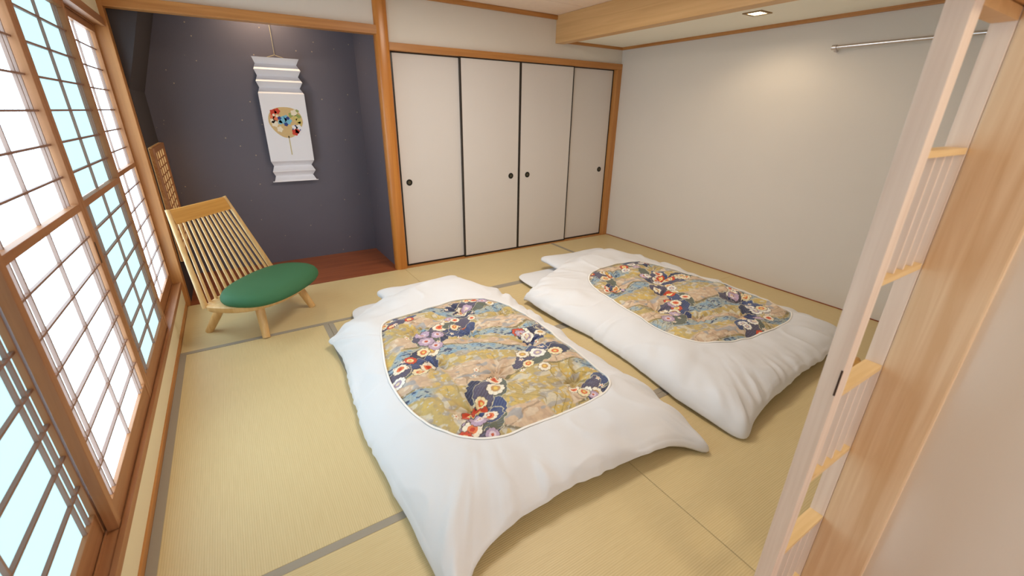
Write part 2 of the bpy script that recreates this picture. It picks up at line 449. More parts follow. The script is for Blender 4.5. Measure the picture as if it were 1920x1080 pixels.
# closet doors
def fusuma(idx, x0, x1, yf, pullx, label):
    r = empty('door_%d' % idx, ((x0 + x1) / 2, yf, 0.004), kind='structure', label=label)
    e = 0.0115
    bx('panel', 'fusuma', x0 + e, x1 - e, yf + 0.002, yf + 0.020, 0.004 + 0.014, 1.768 - 0.012, r)
    for (a, b) in ((x0, x0 + e), (x1 - e, x1)): bx('edge_stile', 'lacq', a, b, yf, yf + 0.021, 0.004, 1.768, r)
    bx('bottom_rail', 'lacq', x0 + e, x1 - e, yf, yf + 0.021, 0.004, 0.018, r)
    bx('top_rail', 'lacq', x0 + e, x1 - e, yf, yf + 0.021, 1.756, 1.768, r)
    p = MB().lathe((pullx, yf + 0.002, 0.758), [(0.027, 0.001), (0.027, -0.003), (0.021, -0.004), (0.019, -0.0015)], 28, 'Y').build('round_pull', 'pull', r, smooth=True)
    MB().lathe((pullx, yf - 0.0005, 0.758), [(0.0135, 0.0), (0.0135, -0.0006)], 24, 'Y').build('pull_cup', 'pull2', p)
    return r
fusuma(1, 0.002, 0.594, 0.026, 0.078, 'white closet door beside the alcove post')
fusuma(2, 0.582, 1.198, 0.001, 1.105, 'white closet door second from the alcove post')
fusuma(3, 1.199, 1.832, 0.001, 1.300, 'white closet door third from the alcove post')
fusuma(4, 1.822, 2.384, 0.026, 2.292, 'narrow-looking white closet door beside the right wall')

# entry side: front wall, post board and the wall next to the camera
BXX = 0.010
st('wall_front', 'plaster', 0.05, XR + 0.05, -3.56, -3.40, -0.05, CEIL + 0.01)
st('wall_entry_right', 'plaster', BXX + 0.014, 0.12, -6.2, -3.50, -0.05, CEIL + 0.01)
st('trim_entry_board', 'board', BXX, 0.06, -3.527, -3.4096, 0.0, 1.512, bevel=0.004)
st('trim_entry_lintel', 'beam', -1.66, 0.06, -3.46, -3.355, 1.513, 1.60, bevel=0.003)
st('wall_entry_upper', 'plaster', -1.66, 0.06, -3.445, -3.37, 1.60, CEIL)
st('trim_entry_sill', 'lX', -1.66, 0.05, -3.43, -3.372, -0.03, 0.002)

# lattice door at the room's entrance
ld = empty('door_5', (-0.11, -3.39, 0.003), kind='structure', label='pale wooden lattice door in the right foreground with open and slatted cells')
Y0, Y1 = -3.4095, -3.374
sl = bx('stile', 'lZ', -0.2305, -0.1905, Y0, Y1, 0.003, 1.511, ld, bevel=0.0015)
bx('finger_slot', 'slot', -0.2312, -0.226, Y0 + 0.0005, Y0 + 0.0042, 0.792, 0.853, sl)
bx('stile', 'lZ', BXX - 0.0005, 0.045, Y0, Y1, 0.003, 1.511, ld, bevel=0.0015)
xa, xb = -0.1905, BXX - 0.0005
bx('top_rail', 'beam', xa, xb, Y0, Y1, 1.490, 1.511, ld, bevel=0.001)
rz = [1.272, 1.036, 0.782, 0.538, 0.293, 0.048]
for z in rz: bar('rung', 'lX', (xb - xa, Y1 - Y0 - 0.001, 0.012), ((xa + xb) / 2, (Y0 + Y1) / 2, z), ld)
for (zt, zb) in ((rz[0], rz[1]), (rz[2], rz[3]), (rz[4], rz[5])):
    for k in range(4):
        bar('slat', 'lZ', (0.007, 0.028, zt - zb - 0.012), (xa + 0.020 + k * 0.047, (Y0 + Y1) / 2 + 0.003, (zt + zb) / 2), ld)

# ================================================================== THINGS
# recessed downlight over the right wall
dl = empty('recessed_downlight', (1.965, -1.705, 1.972), label='square recessed downlight lit in the low ceiling by the right wall', cat='downlight')
hw = 0.066
for b in ((-hw, hw, -hw, -hw + 0.02), (-hw, hw, hw - 0.02, hw), (-hw, -hw + 0.02, -hw + 0.02, hw - 0.02), (hw - 0.02, hw, -hw + 0.02, hw - 0.02)):
    bx('frame', 'brass', 1.965 + b[0], 1.965 + b[1], -1.705 + b[2], -1.705 + b[3], 1.966, 1.9735, dl, bevel=0.001)
bx('diffuser', 'glow', 1.965 - hw + 0.019, 1.965 + hw - 0.019, -1.705 - hw + 0.019, -1.705 + hw - 0.019, 1.9690, 1.973, dl)
ll = bpy.data.lights.new('downlight_beam', 'SPOT'); ll.energy = DOWN_W; ll.color = (1.0, 0.82, 0.58); ll.spot_size = math.radians(156); ll.spot_blend = 0.55; ll.shadow_soft_size = 0.04
lo = bpy.data.objects.new('downlight_beam', ll); COL.objects.link(lo); lo.parent = dl; lo.location = (0, 0, -0.012)

# unseen ceiling lamp, added above the picture to brighten the room
cl = empty('ceiling_fill_lamp', (0.25, -1.45, CEIL), label='added square fill lamp, unseen, over the middle of the room', cat='lamp')
bx('housing', 'wX', -0.05, 0.55, -1.75, -1.15, CEIL - 0.05, CEIL - 0.001, cl, bevel=0.004)
bx('diffuser', 'fillglow', -0.02, 0.52, -1.72, -1.18, CEIL - 0.07, CEIL - 0.05, cl, bevel=0.004)
ll = bpy.data.lights.new('ceiling_fill_light', 'AREA'); ll.energy = FILL_W; ll.color = (1.0, 0.92, 0.815); ll.shape = 'SQUARE'; ll.size = 0.52
lo = bpy.data.objects.new('ceiling_fill_light', ll); COL.objects.link(lo); lo.parent = cl; lo.location = (0, 0, -0.075)

# unseen entry lamp, added behind the camera for warm light from the rear
el = empty('entry_fill_lamp', (-0.35, -4.35, CEIL), label='added small square fill lamp, unseen, in the entry behind the lattice door', cat='lamp')
bx('housing', 'wX', -0.53, -0.17, -4.53, -4.17, CEIL - 0.04, CEIL - 0.001, el, bevel=0.004)
bx('diffuser', 'fillglow', -0.51, -0.19, -4.51, -4.19, CEIL - 0.055, CEIL - 0.04, el, bevel=0.003)
ll = bpy.data.lights.new('entry_fill_light', 'AREA'); ll.energy = ENTRY_FILL_W; ll.color = (1.0, 0.82, 0.58); ll.shape = 'SQUARE'; ll.size = 0.3
lo = bpy.data.objects.new('entry_fill_light', ll); COL.objects.link(lo); lo.parent = el; lo.location = (0, 0, -0.06)

# alcove downlight (above its lintel)
ll = bpy.data.lights.new('alcove_light', 'SPOT'); ll.energy = ALC_W; ll.color = (1.0, 0.78, 0.52); ll.spot_size = math.radians(150); ll.spot_blend = 0.9; ll.shadow_soft_size = 0.03
lo = bpy.data.objects.new('alcove_light', ll); COL.objects.link(lo); lo.location = (-0.80, 0.56, 2.26)

# steel hanging rail on the right wall
hr = empty('hanging_rail', (XR, -2.5, 1.77), label='thin steel clothes rail on the right wall', cat='rail')
MB().tube([(XR - 0.05, -2.035, 1.77), (XR - 0.05, -3.25, 1.77)], 0.0118, 14).build('rod', 'steel', hr, smooth=True)
for yy in (-2.035, -3.25):
    MB().lathe((XR - 0.05, yy, 1.77), [(0.0165, -0.014), (0.0165, 0.014)], 16, 'Y').build('end_cap', 'steel', hr, smooth=True)
    MB().tube([(XR - 0.05, yy, 1.768), (XR - 0.03, yy, 1.75), (XR - 0.0005, yy, 1.75)], 0.008, 12).build('bracket', 'steel', hr, smooth=True)

# ------------------------------------------------------------------ hanging scroll
sc = empty('hanging_scroll', (-0.74, AY - 0.03, 0.74), label='white pleated paper scroll with a round fan picture hanging in the alcove', cat='scroll')
x0, x1 = -0.912, -0.566; ys = AY - 0.030
def strip(prof, name):
    m = MB(); t = 0.0012; nn = len(prof)
    for (yy, zz, ins) in prof: m.v += [(x0 + ins, yy, zz), (x1 - ins, yy, zz)]
    for (yy, zz, ins) in prof: m.v += [(x0 + ins, yy + t, zz), (x1 - ins, yy + t, zz)]
    for i in range(nn - 1):
        a = 2 * i; b = 2 * nn + 2 * i
        m.f += [(a, a + 1, a + 3, a + 2), (b, b + 2, b + 3, b + 1), (a, a + 2, b + 2, b), (a + 1, b + 1, b + 3, a + 3)]
    m.f += [(0, 2 * nn, 2 * nn + 1, 1), (2 * nn - 2, 2 * nn - 1, 4 * nn - 1, 4 * nn - 2)]
    return m.build(name, 'scroll', sc)
dz = 0.047
top = []
for k in range(7):
    top.append((ys - 0.034 if k % 2 == 0 else ys + 0.016, 1.722 - k * 0.0445, 0.0 if k % 2 == 0 else 0.020))
strip(top, 'top_pleats')
top_end = top[-1]
strip([top_end, (ys - 0.034, 0.915, 0.0)], 'picture_sheet')
strip([(ys - 0.034, 0.915, 0.0), (ys + 0.014, 0.872, 0.020), (ys - 0.03, 0.828, 0.0), (ys + 0.014, 0.785, 0.020), (ys - 0.03, 0.742, 0.0)], 'bottom_pleats')
MB().tube([(x0 - 0.012, ys - 0.026, 0.742), (x1 + 0.012, ys - 0.026, 0.742)], 0.0035, 8).build('bottom_rod', 'scroll', sc, smooth=True)
cd = MB().tube([(x0 + 0.11, ys - 0.02, 1.722), (-0.74, ys, 1.745), (x1 - 0.11, ys - 0.02, 1.722)], 0.0016, 6).tube([(-0.74, ys, 1.745), (-0.742, ys + 0.005, 2.335)], 0.0016, 6)
cd.build('cord', 'cord', sc, smooth=True)
# the fan picture: flat paper appliques
yp = ys - 0.0345
FC = (-0.742, 1.222)
def flat(name, mat, pts, lift, parent):
    n = len(pts); m = MB(); y1_, y2_ = yp - lift, yp - lift - 0.0004
    m.v = [(p[0], y1_, p[1]) for p in pts] + [(p[0], y2_, p[1]) for p in pts]
    m.f = [tuple(range(n)), tuple(range(2 * n - 1, n - 1, -1))] + [(k, (k + 1) % n, n + (k + 1) % n, n + k) for k in range(n)]
    return m.build(name, mat, parent)
def blob(cx, cz, r, pet=0, amp=0.0, n=28, sq=1.0, ph=0.0):
    return [(cx + (r * (1 + amp * math.cos(pet * t + ph))) * math.cos(t), cz + sq * (r * (1 + amp * math.cos(pet * t + ph))) * math.sin(t)) for t in [2 * math.pi * k / n for k in range(n)]]
fan_out = []
for k in range(40):
    t = 2 * math.pi * k / 40
    c_, s_ = math.cos(t), math.sin(t)
    rx = 0.132; rzv = 0.118 if s_ > 0 else 0.128
    e = 0.82 if s_ > 0 else 1.0
    wq = 1.0 if s_ > 0 else (1.0 - 0.22 * (-s_))
    fan_out.append((FC[0] + rx * wq * math.copysign(abs(c_) ** e, c_), FC[1] + 0.012 + rzv * math.copysign(abs(s_) ** e, s_)))
fan = flat('fan_picture', 'wtan', fan_out, 0.0, sc)
flat('fan_handle', 'cord', [(FC[0] - 0.001, FC[1] - 0.10), (FC[0] + 0.007, FC[1] - 0.10), (FC[0] + 0.009, FC[1] - 0.255), (FC[0] - 0.0, FC[1] - 0.255)], 0.0, sc)
def F(mat, u, v, r, pet=5, amp=0.14, lift=0.0005, sq=1.0):
    flat('printed_flower', mat, blob(FC[0] + u, FC[1] + v, r, pet, amp, sq=sq), lift, fan)
for u, v, r in ((-0.085, 0.088, 0.024), (-0.055, 0.098, 0.022), (-0.098, 0.055, 0.018), (-0.075, 0.040, 0.020)): F('wred' if r > 0.021 else 'wor', u, v, r)
for u, v in ((-0.085, 0.068), (-0.062, 0.058)): F('wcream', u, v, 0.010, lift=0.001)
for u, v, r in ((-0.025, 0.028, 0.030), (0.018, 0.022, 0.027), (0.005, 0.050, 0.018), (-0.045, 0.010, 0.016)): F('wblue', u, v, r)
for u, v, r in ((-0.046, 0.043, 0.014), (0.018, 0.043, 0.013), (-0.002, -0.006, 0.015)): F('wnavy', u, v, r, lift=0.001)
for u, v, r in ((0.072, 0.085, 0.024), (-0.085, 0.0, 0.026), (-0.10, 0.022, 0.018), (-0.055, -0.045, 0.022)): F('wcream', u, v, r)
for u, v, r in ((0.045, 0.066, 0.018), (0.098, 0.055, 0.022), (0.10, 0.10, 0.012)): F('wgreen', u, v, r, pet=3, amp=0.2, lift=0.0003)
for u, v, r in ((0.100, 0.022, 0.022), (0.105, 0.0, 0.016), (0.075, 0.045, 0.02)): F('wyel', u, v, r)
for u, v, r in ((0.060, -0.032, 0.022), (0.092, -0.035, 0.025)): F('scroll', u, v, r, lift=0.0006)
for u, v, r in ((0.060, -0.070, 0.026), (0.078, -0.062, 0.018)): F('wred', u, v, r, lift=0.001)
for u, v, r in ((0.066, -0.016, 0.006), (0.10, -0.052, 0.006), (0.045, -0.045, 0.006)): F('wnavy', u, v, r, lift=0.0012)

# ------------------------------------------------------------------ low chair
ch = empty('low_chair', (-1.28, -0.475, 0.0), math.radians(51.5), label='low oak spindle-back chair with a green cushion in front of the alcove', cat='chair')
def cb(mb_, name, mat, parent=ch, **k):
    """chair-local geometry"""
    o = mb_.build(name, mat, None, **k); o.parent = parent; o.location = (0, 0, 0); return o
def oval(hw_, b0, b1, e, n=56):
    out = []
    bc, bh = (b0 + b1) / 2, (b1 - b0) / 2
    for k in range(n):
        t = 2 * math.pi * k / n; c_, s_ = math.cos(t), math.sin(t)
        out.append((hw_ * math.copysign(abs(c_) ** e, c_), -(bc + bh * math.copysign(abs(s_) ** e, s_))))
    return out
def slab(rings):
    m = MB(); n = len(rings[0][0])
    for pts, z in rings: m.v += [(p[0], p[1], z) for p in pts]
    for i in range(len(rings) - 1):
        for k in range(n):
            k2 = (k + 1) % n; m.f.append((i * n + k, i * n + k2, (i + 1) * n + k2, (i + 1) * n + k))
    m.f.append(tuple(range(n))[::-1]); m.f.append(tuple((len(rings) - 1) * n + k for k in range(n)))
    return m
def seat_outline(hw_, b0, b1, n=64):
    """rear edge nearly straight and wide, front a full round"""
    out = []
    bc = b0 + 0.30 * (b1 - b0)
    for k in range(n):
        t = 2 * math.pi * k / n; c_, s_ = math.cos(t), math.sin(t)
        if s_ > 0: u = hw_ * math.copysign(abs(c_) ** 0.86, c_); b = bc + (b1 - bc) * abs(s_) ** 0.86
        else: u = hw_ * math.copysign(abs(c_) ** 0.45, c_); b = bc - (bc - b0) * abs(s_) ** 0.45
        out.append((u, -b))
    return out
def ov(d): return seat_outline(0.352 - d, -0.045 + d, 0.375 - d)
cb(slab([(ov(0.03), 0.196), (ov(0.007), 0.203), (ov(0.0), 0.212), (ov(0.0), 0.236), (ov(0.008), 0.243)]), 'seat_frame', 'oak', smooth=True)
def ovc(d): return oval(0.345 - d, -0.018 + d, 0.425 - d, 0.82)
cush = [(ovc(0.02), 0.236), (ovc(0.004), 0.244), (ovc(-0.004), 0.258), (ovc(-0.003), 0.274), (ovc(0.008), 0.292), (ovc(0.024), 0.303), (ovc(0.055), 0.311), (ovc(0.10), 0.315), (ovc(0.16), 0.317), (ovc(0.205), 0.3175)]
cb(slab(cush), 'cushion', 'green', smooth=True)
LB, LT = 0.018, -0.19     # seat-level and top offset of the back (along the facing direction)
def back(a0, a1, r0, r1, name, z0=0.225, z1=0.775, b0=-0.018, b1=-0.19):
    pts = []
    rr = []
    for i in range(6):
        t = i / 5.0
        pts.append((a0 + (a1 - a0) * t, -(b0 + (b1 - b0) * t), z0 + (z1 - z0) * t)); rr.append(r0 + (r1 - r0) * t)
    return cb(MB().tube(pts, rr, 10), name, 'oak', smooth=True)
for s in (-1, 1): back(s * 0.332, s * 0.224, 0.0170, 0.0125, 'back_post', z0=0.22, z1=0.785, b0=-0.016)
for k in range(12):
    u = -1 + 2 * k / 11.0
    back(u * 0.285, u * 0.190, 0.0092, 0.0072, 'spindle', z1=0.725, b1=-0.176)
tr = MB()
def rr(a, z, off):
    b = -0.012 - (z - 0.225) * (0.178 / 0.55) + off
    return (a, -b, z)
tr.v = [rr(-0.224, 0.700, -0.010), rr(0.224, 0.700, -0.010), rr(0.224, 0.700, 0.010), rr(-0.224, 0.700, 0.010),
        rr(-0.220, 0.782, -0.010), rr(0.220, 0.782, -0.010), rr(0.220, 0.782, 0.010), rr(-0.220, 0.782, 0.010)]
tr.f = [(3, 2, 1, 0), (4, 5, 6, 7), (0, 1, 5, 4), (1, 2, 6, 5), (2, 3, 7, 6), (3, 0, 4, 7)]
cb(tr, 'top_rail', 'oakX', bevel=0.005)
for (a0, b0, a1, b1) in ((-0.20, 0.0, -0.225, -0.14), (0.20, 0.0, 0.225, -0.14), (-0.19, 0.22, -0.25, 0.272), (0.19, 0.22, 0.228, 0.305)):
    cb(MB().tube([(a0, -b0, 0.225), ((a0 + a1) / 2, -(b0 + b1) / 2, 0.11), (a1, -b1, 0.0)], [0.027, 0.026, 0.0225], 16), 'leg', 'oak', smooth=True)

# ------------------------------------------------------------------ futon bedding
def catmull(P, per):
    P = np.array(P, float); n = len(P); out = []
    for i in range(n):
        p0, p1, p2, p3 = P[i - 1], P[i], P[(i + 1) % n], P[(i + 2) % n]
        for k in range(per):
            t = k / per
            out.append(0.5 * ((2 * p1) + (-p0 + p2) * t + (2 * p0 - 5 * p1 + 4 * p2 - p3) * t * t + (-p0 + 3 * p1 - 3 * p2 + p3) * t ** 3))
    return np.array(out)

def polar(C, curve):
    th = np.arctan2(curve[:, 1] - C[1], curve[:, 0] - C[0]); r = np.hypot(curve[:, 0] - C[0], curve[:, 1] - C[1])
    o = np.argsort(th); return th[o], r[o], curve[o]

def mesh_obj(name, V, Fc, mat, parent, smooth=True, colors=None):
    me = bpy.data.meshes.new(name)
    og = worg(parent)
    V = np.asarray(V) - np.array([og.x, og.y, og.z])
    me.from_pydata(V.tolist(), [], Fc)
    if colors is not None:
        at = me.color_attributes.new('print', 'FLOAT_COLOR', 'POINT')
        at.data.foreach_set('color', np.hstack([colors, np.ones((len(colors), 1))]).astype(np.float32).ravel())
    if smooth: me.polygons.foreach_set('use_smooth', [True] * len(me.polygons))
    me.materials.append(M[mat]); me.update()
    o = bpy.data.objects.new(name, me); COL.objects.link(o); o.parent = parent
    return o

def LC(*c): return np.array(lin(*c)[:3])

def quilt_print(X, Y, clumps, seed):
    clumps = [(a, b, c, d * 1.5) for (a, b, c, d) in clumps]
    """colours of the printed cotton at cloth coordinates X, Y (metres)"""
    rg = np.random.RandomState(seed)
    n1 = vnoise(X * 14, Y * 14, seed); n2 = vnoise(X * 45, Y * 45, seed + 1); n3 = vnoise(X * 5, Y * 5, seed + 2); n4 = vnoise(X * 110, Y * 110, seed + 3)
    col = LC(190, 166, 104)[None, :] * np.ones((X.size, 1))
    def put(mask, c, a=1.0):
        m = (np.clip(mask, 0, 1) * a)[:, None]
        col[:] = col * (1 - m) + LC(*c)[None, :] * m
    def sm(a, b, v): t = np.clip((v - a) / (b - a), 0, 1); return t * t * (3 - 2 * t)
    put(sm(0.45, 0.75, n1), (206, 176, 98)); put(sm(0.6, 0.8, n2), (166, 150, 116), 0.6); put(sm(0.66, 0.74, vnoise(X * 34, Y * 34, seed + 9)), (210, 200, 178), 0.85); put(sm(0.70, 0.76, vnoise(X * 28 + 5, Y * 40, seed + 14)), (152, 150, 156), 0.6)
    # flowing bands: sandy banks and dotted streams
    ph = (Y + 0.30 * X + 0.07 * np.sin(X * 7.0 + 2.5 * np.sin(Y * 3.1)) + 0.10 * (n3 - 0.5)) / 0.30
    f = ph - np.floor(ph)
    gate = vnoise(X * 5.5 + 3, Y * 3.4, seed + 20)
    bank = sm(0.46, 0.50, f) * (1 - sm(0.80, 0.84, f)) * sm(0.20, 0.28, gate)
    put(bank, (208, 180, 150)); put(bank * sm(0.55, 0.7, n2), (190, 160, 136), 0.6)
    curl = np.abs(vnoise(X * 16 + 3 * n3, Y * 26, seed + 11) - 0.5)
    put(bank * (curl < 0.035), (140, 118, 96), 0.6)
    put(bank * sm(0.66, 0.74, vnoise(X * 40, Y * 60, seed + 12)), (222, 204, 180), 0.8)
    put(bank * sm(0.72, 0.78, vnoise(X * 26, Y * 34, seed + 13)), (150, 156, 164), 0.7)
    stream = sm(0.10, 0.15, f + 0.08 * (n1 - .5)) * (1 - sm(0.40, 0.45, f)) * sm(0.20, 0.28, vnoise(X * 3.6 + 11, Y * 2.6, seed + 21))
    put(stream, (170, 178, 172)); put(stream * sm(0.5, 0.62, n2), (134, 164, 186), 0.85)
    dots = (vnoise(X * 62 + Y * 30, Y * 130, seed + 5) > 0.73).astype(float)
    put(stream * dots, (52, 62, 96), 0.95)
    wavel = (np.abs(np.sin((f * 0.30 + 0.01 * np.sin(X * 80)) * 2 * math.pi / 0.03)) < 0.25).astype(float)
    put(stream * wavel, (86, 112, 142), 0.55)
    edge = (np.abs(f - 0.46) < 0.02).astype(float) * sm(0.3, 0.4, gate)
    put(edge, (104, 92, 62), 0.75)
    sprig = (vnoise(X * 75, Y * 75 + 40, seed + 7) > 0.8).astype(float) * (1 - bank) * (1 - stream)
    put(sprig, (196, 190, 176), 0.9)
    fern = (np.abs(np.sin(X * 60 + 14 * vnoise(X * 7, Y * 7, seed + 30))) < 0.12).astype(float) * sm(0.5, 0.6, vnoise(X * 6, Y * 6, seed + 31)) * (1 - bank)
    put(fern, (142, 124, 54), 0.8)
    # flower clumps
    kinds = [((240, 228, 206), (222, 120, 70), (196, 60, 36)), ((206, 74, 42), (240, 222, 160), (226, 170, 70)), ((236, 226, 206), (196, 150, 90), (226, 190, 90)),
             ((240, 236, 226), (170, 150, 170), (230, 210, 170)), ((186, 160, 184), (220, 200, 210), (190, 90, 60)), ((234, 218, 176), (216, 110, 60), (230, 200, 110))]
    for (cx, cy, ang, sz) in clumps:
        ca, sa = math.cos(ang), math.sin(ang)
        U = ((X - cx) * ca + (Y - cy) * sa); V = (-(X - cx) * sa + (Y - cy) * ca)
        near = (np.abs(U) < 0.26 * sz + .02) & (np.abs(V) < 0.2 * sz + .02)
        if not near.any(): continue
        # leafy navy ground
        for k in range(5):
            du, dv = rg.uniform(-0.085, 0.085) * sz, rg.uniform(-0.04, 0.04) * sz
            a_, b_ = rg.uniform(0.05, 0.075) * sz, rg.uniform(0.026, 0.04) * sz
            d = ((U - du) / a_) ** 2 + ((V - dv) / b_) ** 2 + 0.7 * (n2 - 0.5)
            c = [(50, 58, 100), (44, 48, 78), (96, 100, 84), (62, 74, 116), (84, 76, 96)][k]
            put((d < 1.12).astype(float), (200, 190, 160)); put((d < 1.0).astype(float), c)
            put(((d < 0.95) & (np.abs(np.sin(V * 240 + U * 60)) < 0.22)).astype(float), (112, 122, 150), 0.6)
        for k in range(7):
            du, dv = rg.uniform(-0.11, 0.11) * sz, rg.uniform(-0.055, 0.055) * sz
            R = rg.uniform(0.020, 0.032) * sz
            kd = kinds[rg.randint(len(kinds))]
            dx = U - du; dy = (V - dv) * 1.12
            r = np.hypot(dx, dy); ph_ = np.arctan2(dy, dx)
            pet = rg.randint(7, 12)
            Re = R * (0.88 + 0.14 * np.abs(np.cos(ph_ * pet / 2 + k)))
            put((r < Re * 1.10).astype(float), (84, 66, 56), 0.9); put((r < Re).astype(float), kd[0])
            put(((r < Re) & (r > R * 0.5) & (np.abs(np.sin(ph_ * pet / 2 + k + math.pi / 2)) < 0.10)).astype(float), tuple(int(v * 0.78) for v in kd[0]), 0.7)
            put((r < R * 0.52).astype(float), kd[1]); put((r < R * 0.24).astype(float), kd[2])
        for k in range(5):
            du, dv = rg.uniform(-0.13, 0.13) * sz, rg.uniform(-0.07, 0.07) * sz
            d = np.hypot(U - du, V - dv); ph_ = np.arctan2(V - dv, U - du)
            rs = 0.013 * (0.8 + 0.3 * np.cos(5 * ph_))
            put((d < rs).astype(float), (238, 228, 206)); put((d < 0.004).astype(float), (210, 110, 70))
    return col * (0.93 + 0.14 * n4[:, None])

def duvet(outer, opening, center, head, tufts, clumps, seed, label):
    C = np.array(center)
    oc = catmull(outer, 24); pc = catmull(opening, 16)
    oth, orr, ocs = polar(C, oc); pth, prr, _ = polar(C, pc)
    N = 620
    th = np.linspace(-math.pi, math.pi, N, endpoint=False)
    ro = np.interp(th, oth, orr, period=2 * math.pi); zo = np.interp(th, oth, ocs[:, 2], period=2 * math.pi)
    ri = np.interp(th, pth, prr, period=2 * math.pi)
    def edge_dist(x, y):
        d = np.full(x.shape, 9.0)
        P = oc[:, :2]; Q = np.roll(P, -1, axis=0); E = Q - P; L2 = (E ** 2).sum(1) + 1e-12
        for i in range(0, len(P)):
            t = np.clip(((x - P[i, 0]) * E[i, 0] + (y - P[i, 1]) * E[i, 1]) / L2[i], 0, 1)
            d = np.minimum(d, np.hypot(x - P[i, 0] - t * E[i, 0], y - P[i, 1] - t * E[i, 1]))
        return d
    def height(x, y, wr=1.0):
        a = np.arctan2(y - C[1], x - C[0]); r = np.hypot(x - C[0], y - C[1])
        R = np.interp(a, oth, orr, period=2 * math.pi); ze = np.interp(a, oth, ocs[:, 2], period=2 * math.pi)
        d = np.where(r >= R - 1e-6, 0, edge_dist(x, y))
        q = np.clip(d / 0.25, 0, 1)
        pr = (1 - (1 - q) ** 2.3) ** 0.62
        T = 0.150 + head[3] * np.exp(-((y - head[1]) / 0.20) ** 2) * np.exp(-((x - head[0]) / head[2]) ** 4)
        z = ze + (T - ze) * pr
        # soft folds, and gathers running in from the seam
        wgt = np.clip(d / 0.03, 0, 1)
        z = z + wr * wgt * (0.020 * (vnoise(x * 4.5 + seed, y * 4.5, seed) - 0.5) + 0.008 * (vnoise(x * 13, y * 11, seed + 1) - 0.5) + 0.007 * (1 - np.abs(2 * vnoise(x * 5 + 2 * y, y * 5 - x, seed + 5) - 1)) ** 6)
        s_ = a * R
        gath = np.exp(-((d - 0.05) / 0.07) ** 2)
        z = z + wr * gath * 0.030 * (vnoise(s_ * 15 + 2 * d, d * 3, seed + 2) - 0.5) * np.clip(d / 0.015, 0, 1)
        gath2 = np.clip(1 - d / 0.3, 0, 1) * np.clip(d / 0.04, 0, 1)
        z = z + wr * gath2 * 0.016 * (np.abs(vnoise(s_ * 7 + 5 * d, d * 4, seed + 3) - 0.5) * 2 - 0.5)
        return z
    root = empty('duvet', (C[0], C[1], 0.0), label=label, cat='duvet')
    # cover
    ss = np.concatenate([np.linspace(0, 0.72, 16, endpoint=False), 1 - (np.linspace(1, 0, 26)) ** 1.7 * 0.28])
    ss = np.clip(ss, 0, 1)
    wav = 0.010 * (vnoise(th * 9, th * 0, seed + 7) - 0.5) + 0.008 * (vnoise(th * 26, th * 0, seed + 8) - 0.5)
    V = []; rings = 0
    ca, sa = np.cos(th), np.sin(th)
    # folded-in hem at the opening
    x, y = C[0] + (ri - 0.004) * ca, C[1] + (ri - 0.004) * sa
    hz = height(C[0] + ri * ca, C[1] + ri * sa)
    V.append(np.stack([x, y, hz - 0.004], 1)); rings += 1
    for s in ss:
        r = ri + (ro - ri) * s + wav * np.clip((s - 0.85) / 0.15, 0, 1)
        x, y = C[0] + r * ca, C[1] + r * sa
        rh = ri + (ro - ri) * s
        z = height(C[0] + rh * ca, C[1] + rh * sa)
        V.append(np.stack([x, y, np.maximum(z, 0.006)], 1)); rings += 1
    for (ins, up) in ((0.012, -0.008), (0.05, -0.002)):
        r = ro - ins
        V.append(np.stack([C[0] + r * ca, C[1] + r * sa, np.maximum(zo + up, 0.004)], 1)); rings += 1
    for fr in (0.86, 0.80, 0.72, 0.64, 0.52, 0.4, 0.2, 0.02):
        x, y = C[0] + ro * fr * ca, C[1] + ro * fr * sa
        zb = 0.068 + 0.088 * np.exp(-((y - head[1]) / 0.22) ** 4) * np.exp(-((x - head[0]) / (head[2] + 0.06)) ** 4)
        V.append(np.stack([x, y, np.minimum(zb, np.maximum(height(x, y) - 0.015, 0.03))], 1)); rings += 1
    V = np.concatenate(V)
    Fc = []
    for i in range(rings - 1):
        for k in range(N):
            k2 = (k + 1) % N; Fc.append((i * N + k, i * N + k2, (i + 1) * N + k2, (i + 1) * N + k))
    Fc.append(tuple((rings - 1) * N + k for k in range(N))[::-1])
    cov = mesh_obj('cover', V, Fc, 'white', root)
    cov['label'] = 'white cotton cover with an open window'
    # hem piping round the opening
    pts = [(C[0] + (ri[k]) * ca[k], C[1] + (ri[k]) * sa[k], hz[k] + 0.0005) for k in range(0, N, 3)]
    hm = MB(); n = len(pts)
    for k, p in enumerate(pts):
        nx, ny = math.cos(th[k * 3]), math.sin(th[k * 3])
        for (du, dv) in ((-0.004, -0.002), (-0.003, 0.003), (0.002, 0.0035), (0.006, 0.001)): hm.v.append((p[0] + nx * du, p[1] + ny * du, p[2] + dv))
    for k in range(n):
        k2 = (k + 1) % n
        for j in range(3): hm.f.append((k * 4 + j, k * 4 + j + 1, k2 * 4 + j + 1, k2 * 4 + j))
    hm.build('hem', 'hem', cov, smooth=True)
    # quilt
    st_ = 0.0031
    px, py = pc[:, 0], pc[:, 1]
    gx_ = np.arange(px.min() - 0.03, px.max() + 0.03, st_); gy_ = np.arange(py.min() - 0.03, py.max() + 0.03, st_)
    GX, GY = np.meshgrid(gx_, gy_)
    A = np.arctan2(GY - C[1], GX - C[0]); RR = np.hypot(GX - C[0], GY - C[1]); RI = np.interp(A, pth, prr, period=2 * math.pi)
    keep = RR < RI + 0.022
    x = GX[keep]; y = GY[keep]
    ins = np.clip((RI - RR)[keep] / 0.10, 0, 1); ins = ins * ins * (3 - 2 * ins)
    # height on a coarse grid, then interpolated (the distance field is slow)
    cxs = np.linspace(gx_[0], gx_[-1], 90); cys = np.linspace(gy_[0], gy_[-1], 110)
    CX, CY = np.meshgrid(cxs, cys)
    HZ = height(CX.ravel(), CY.ravel()).reshape(CX.shape)
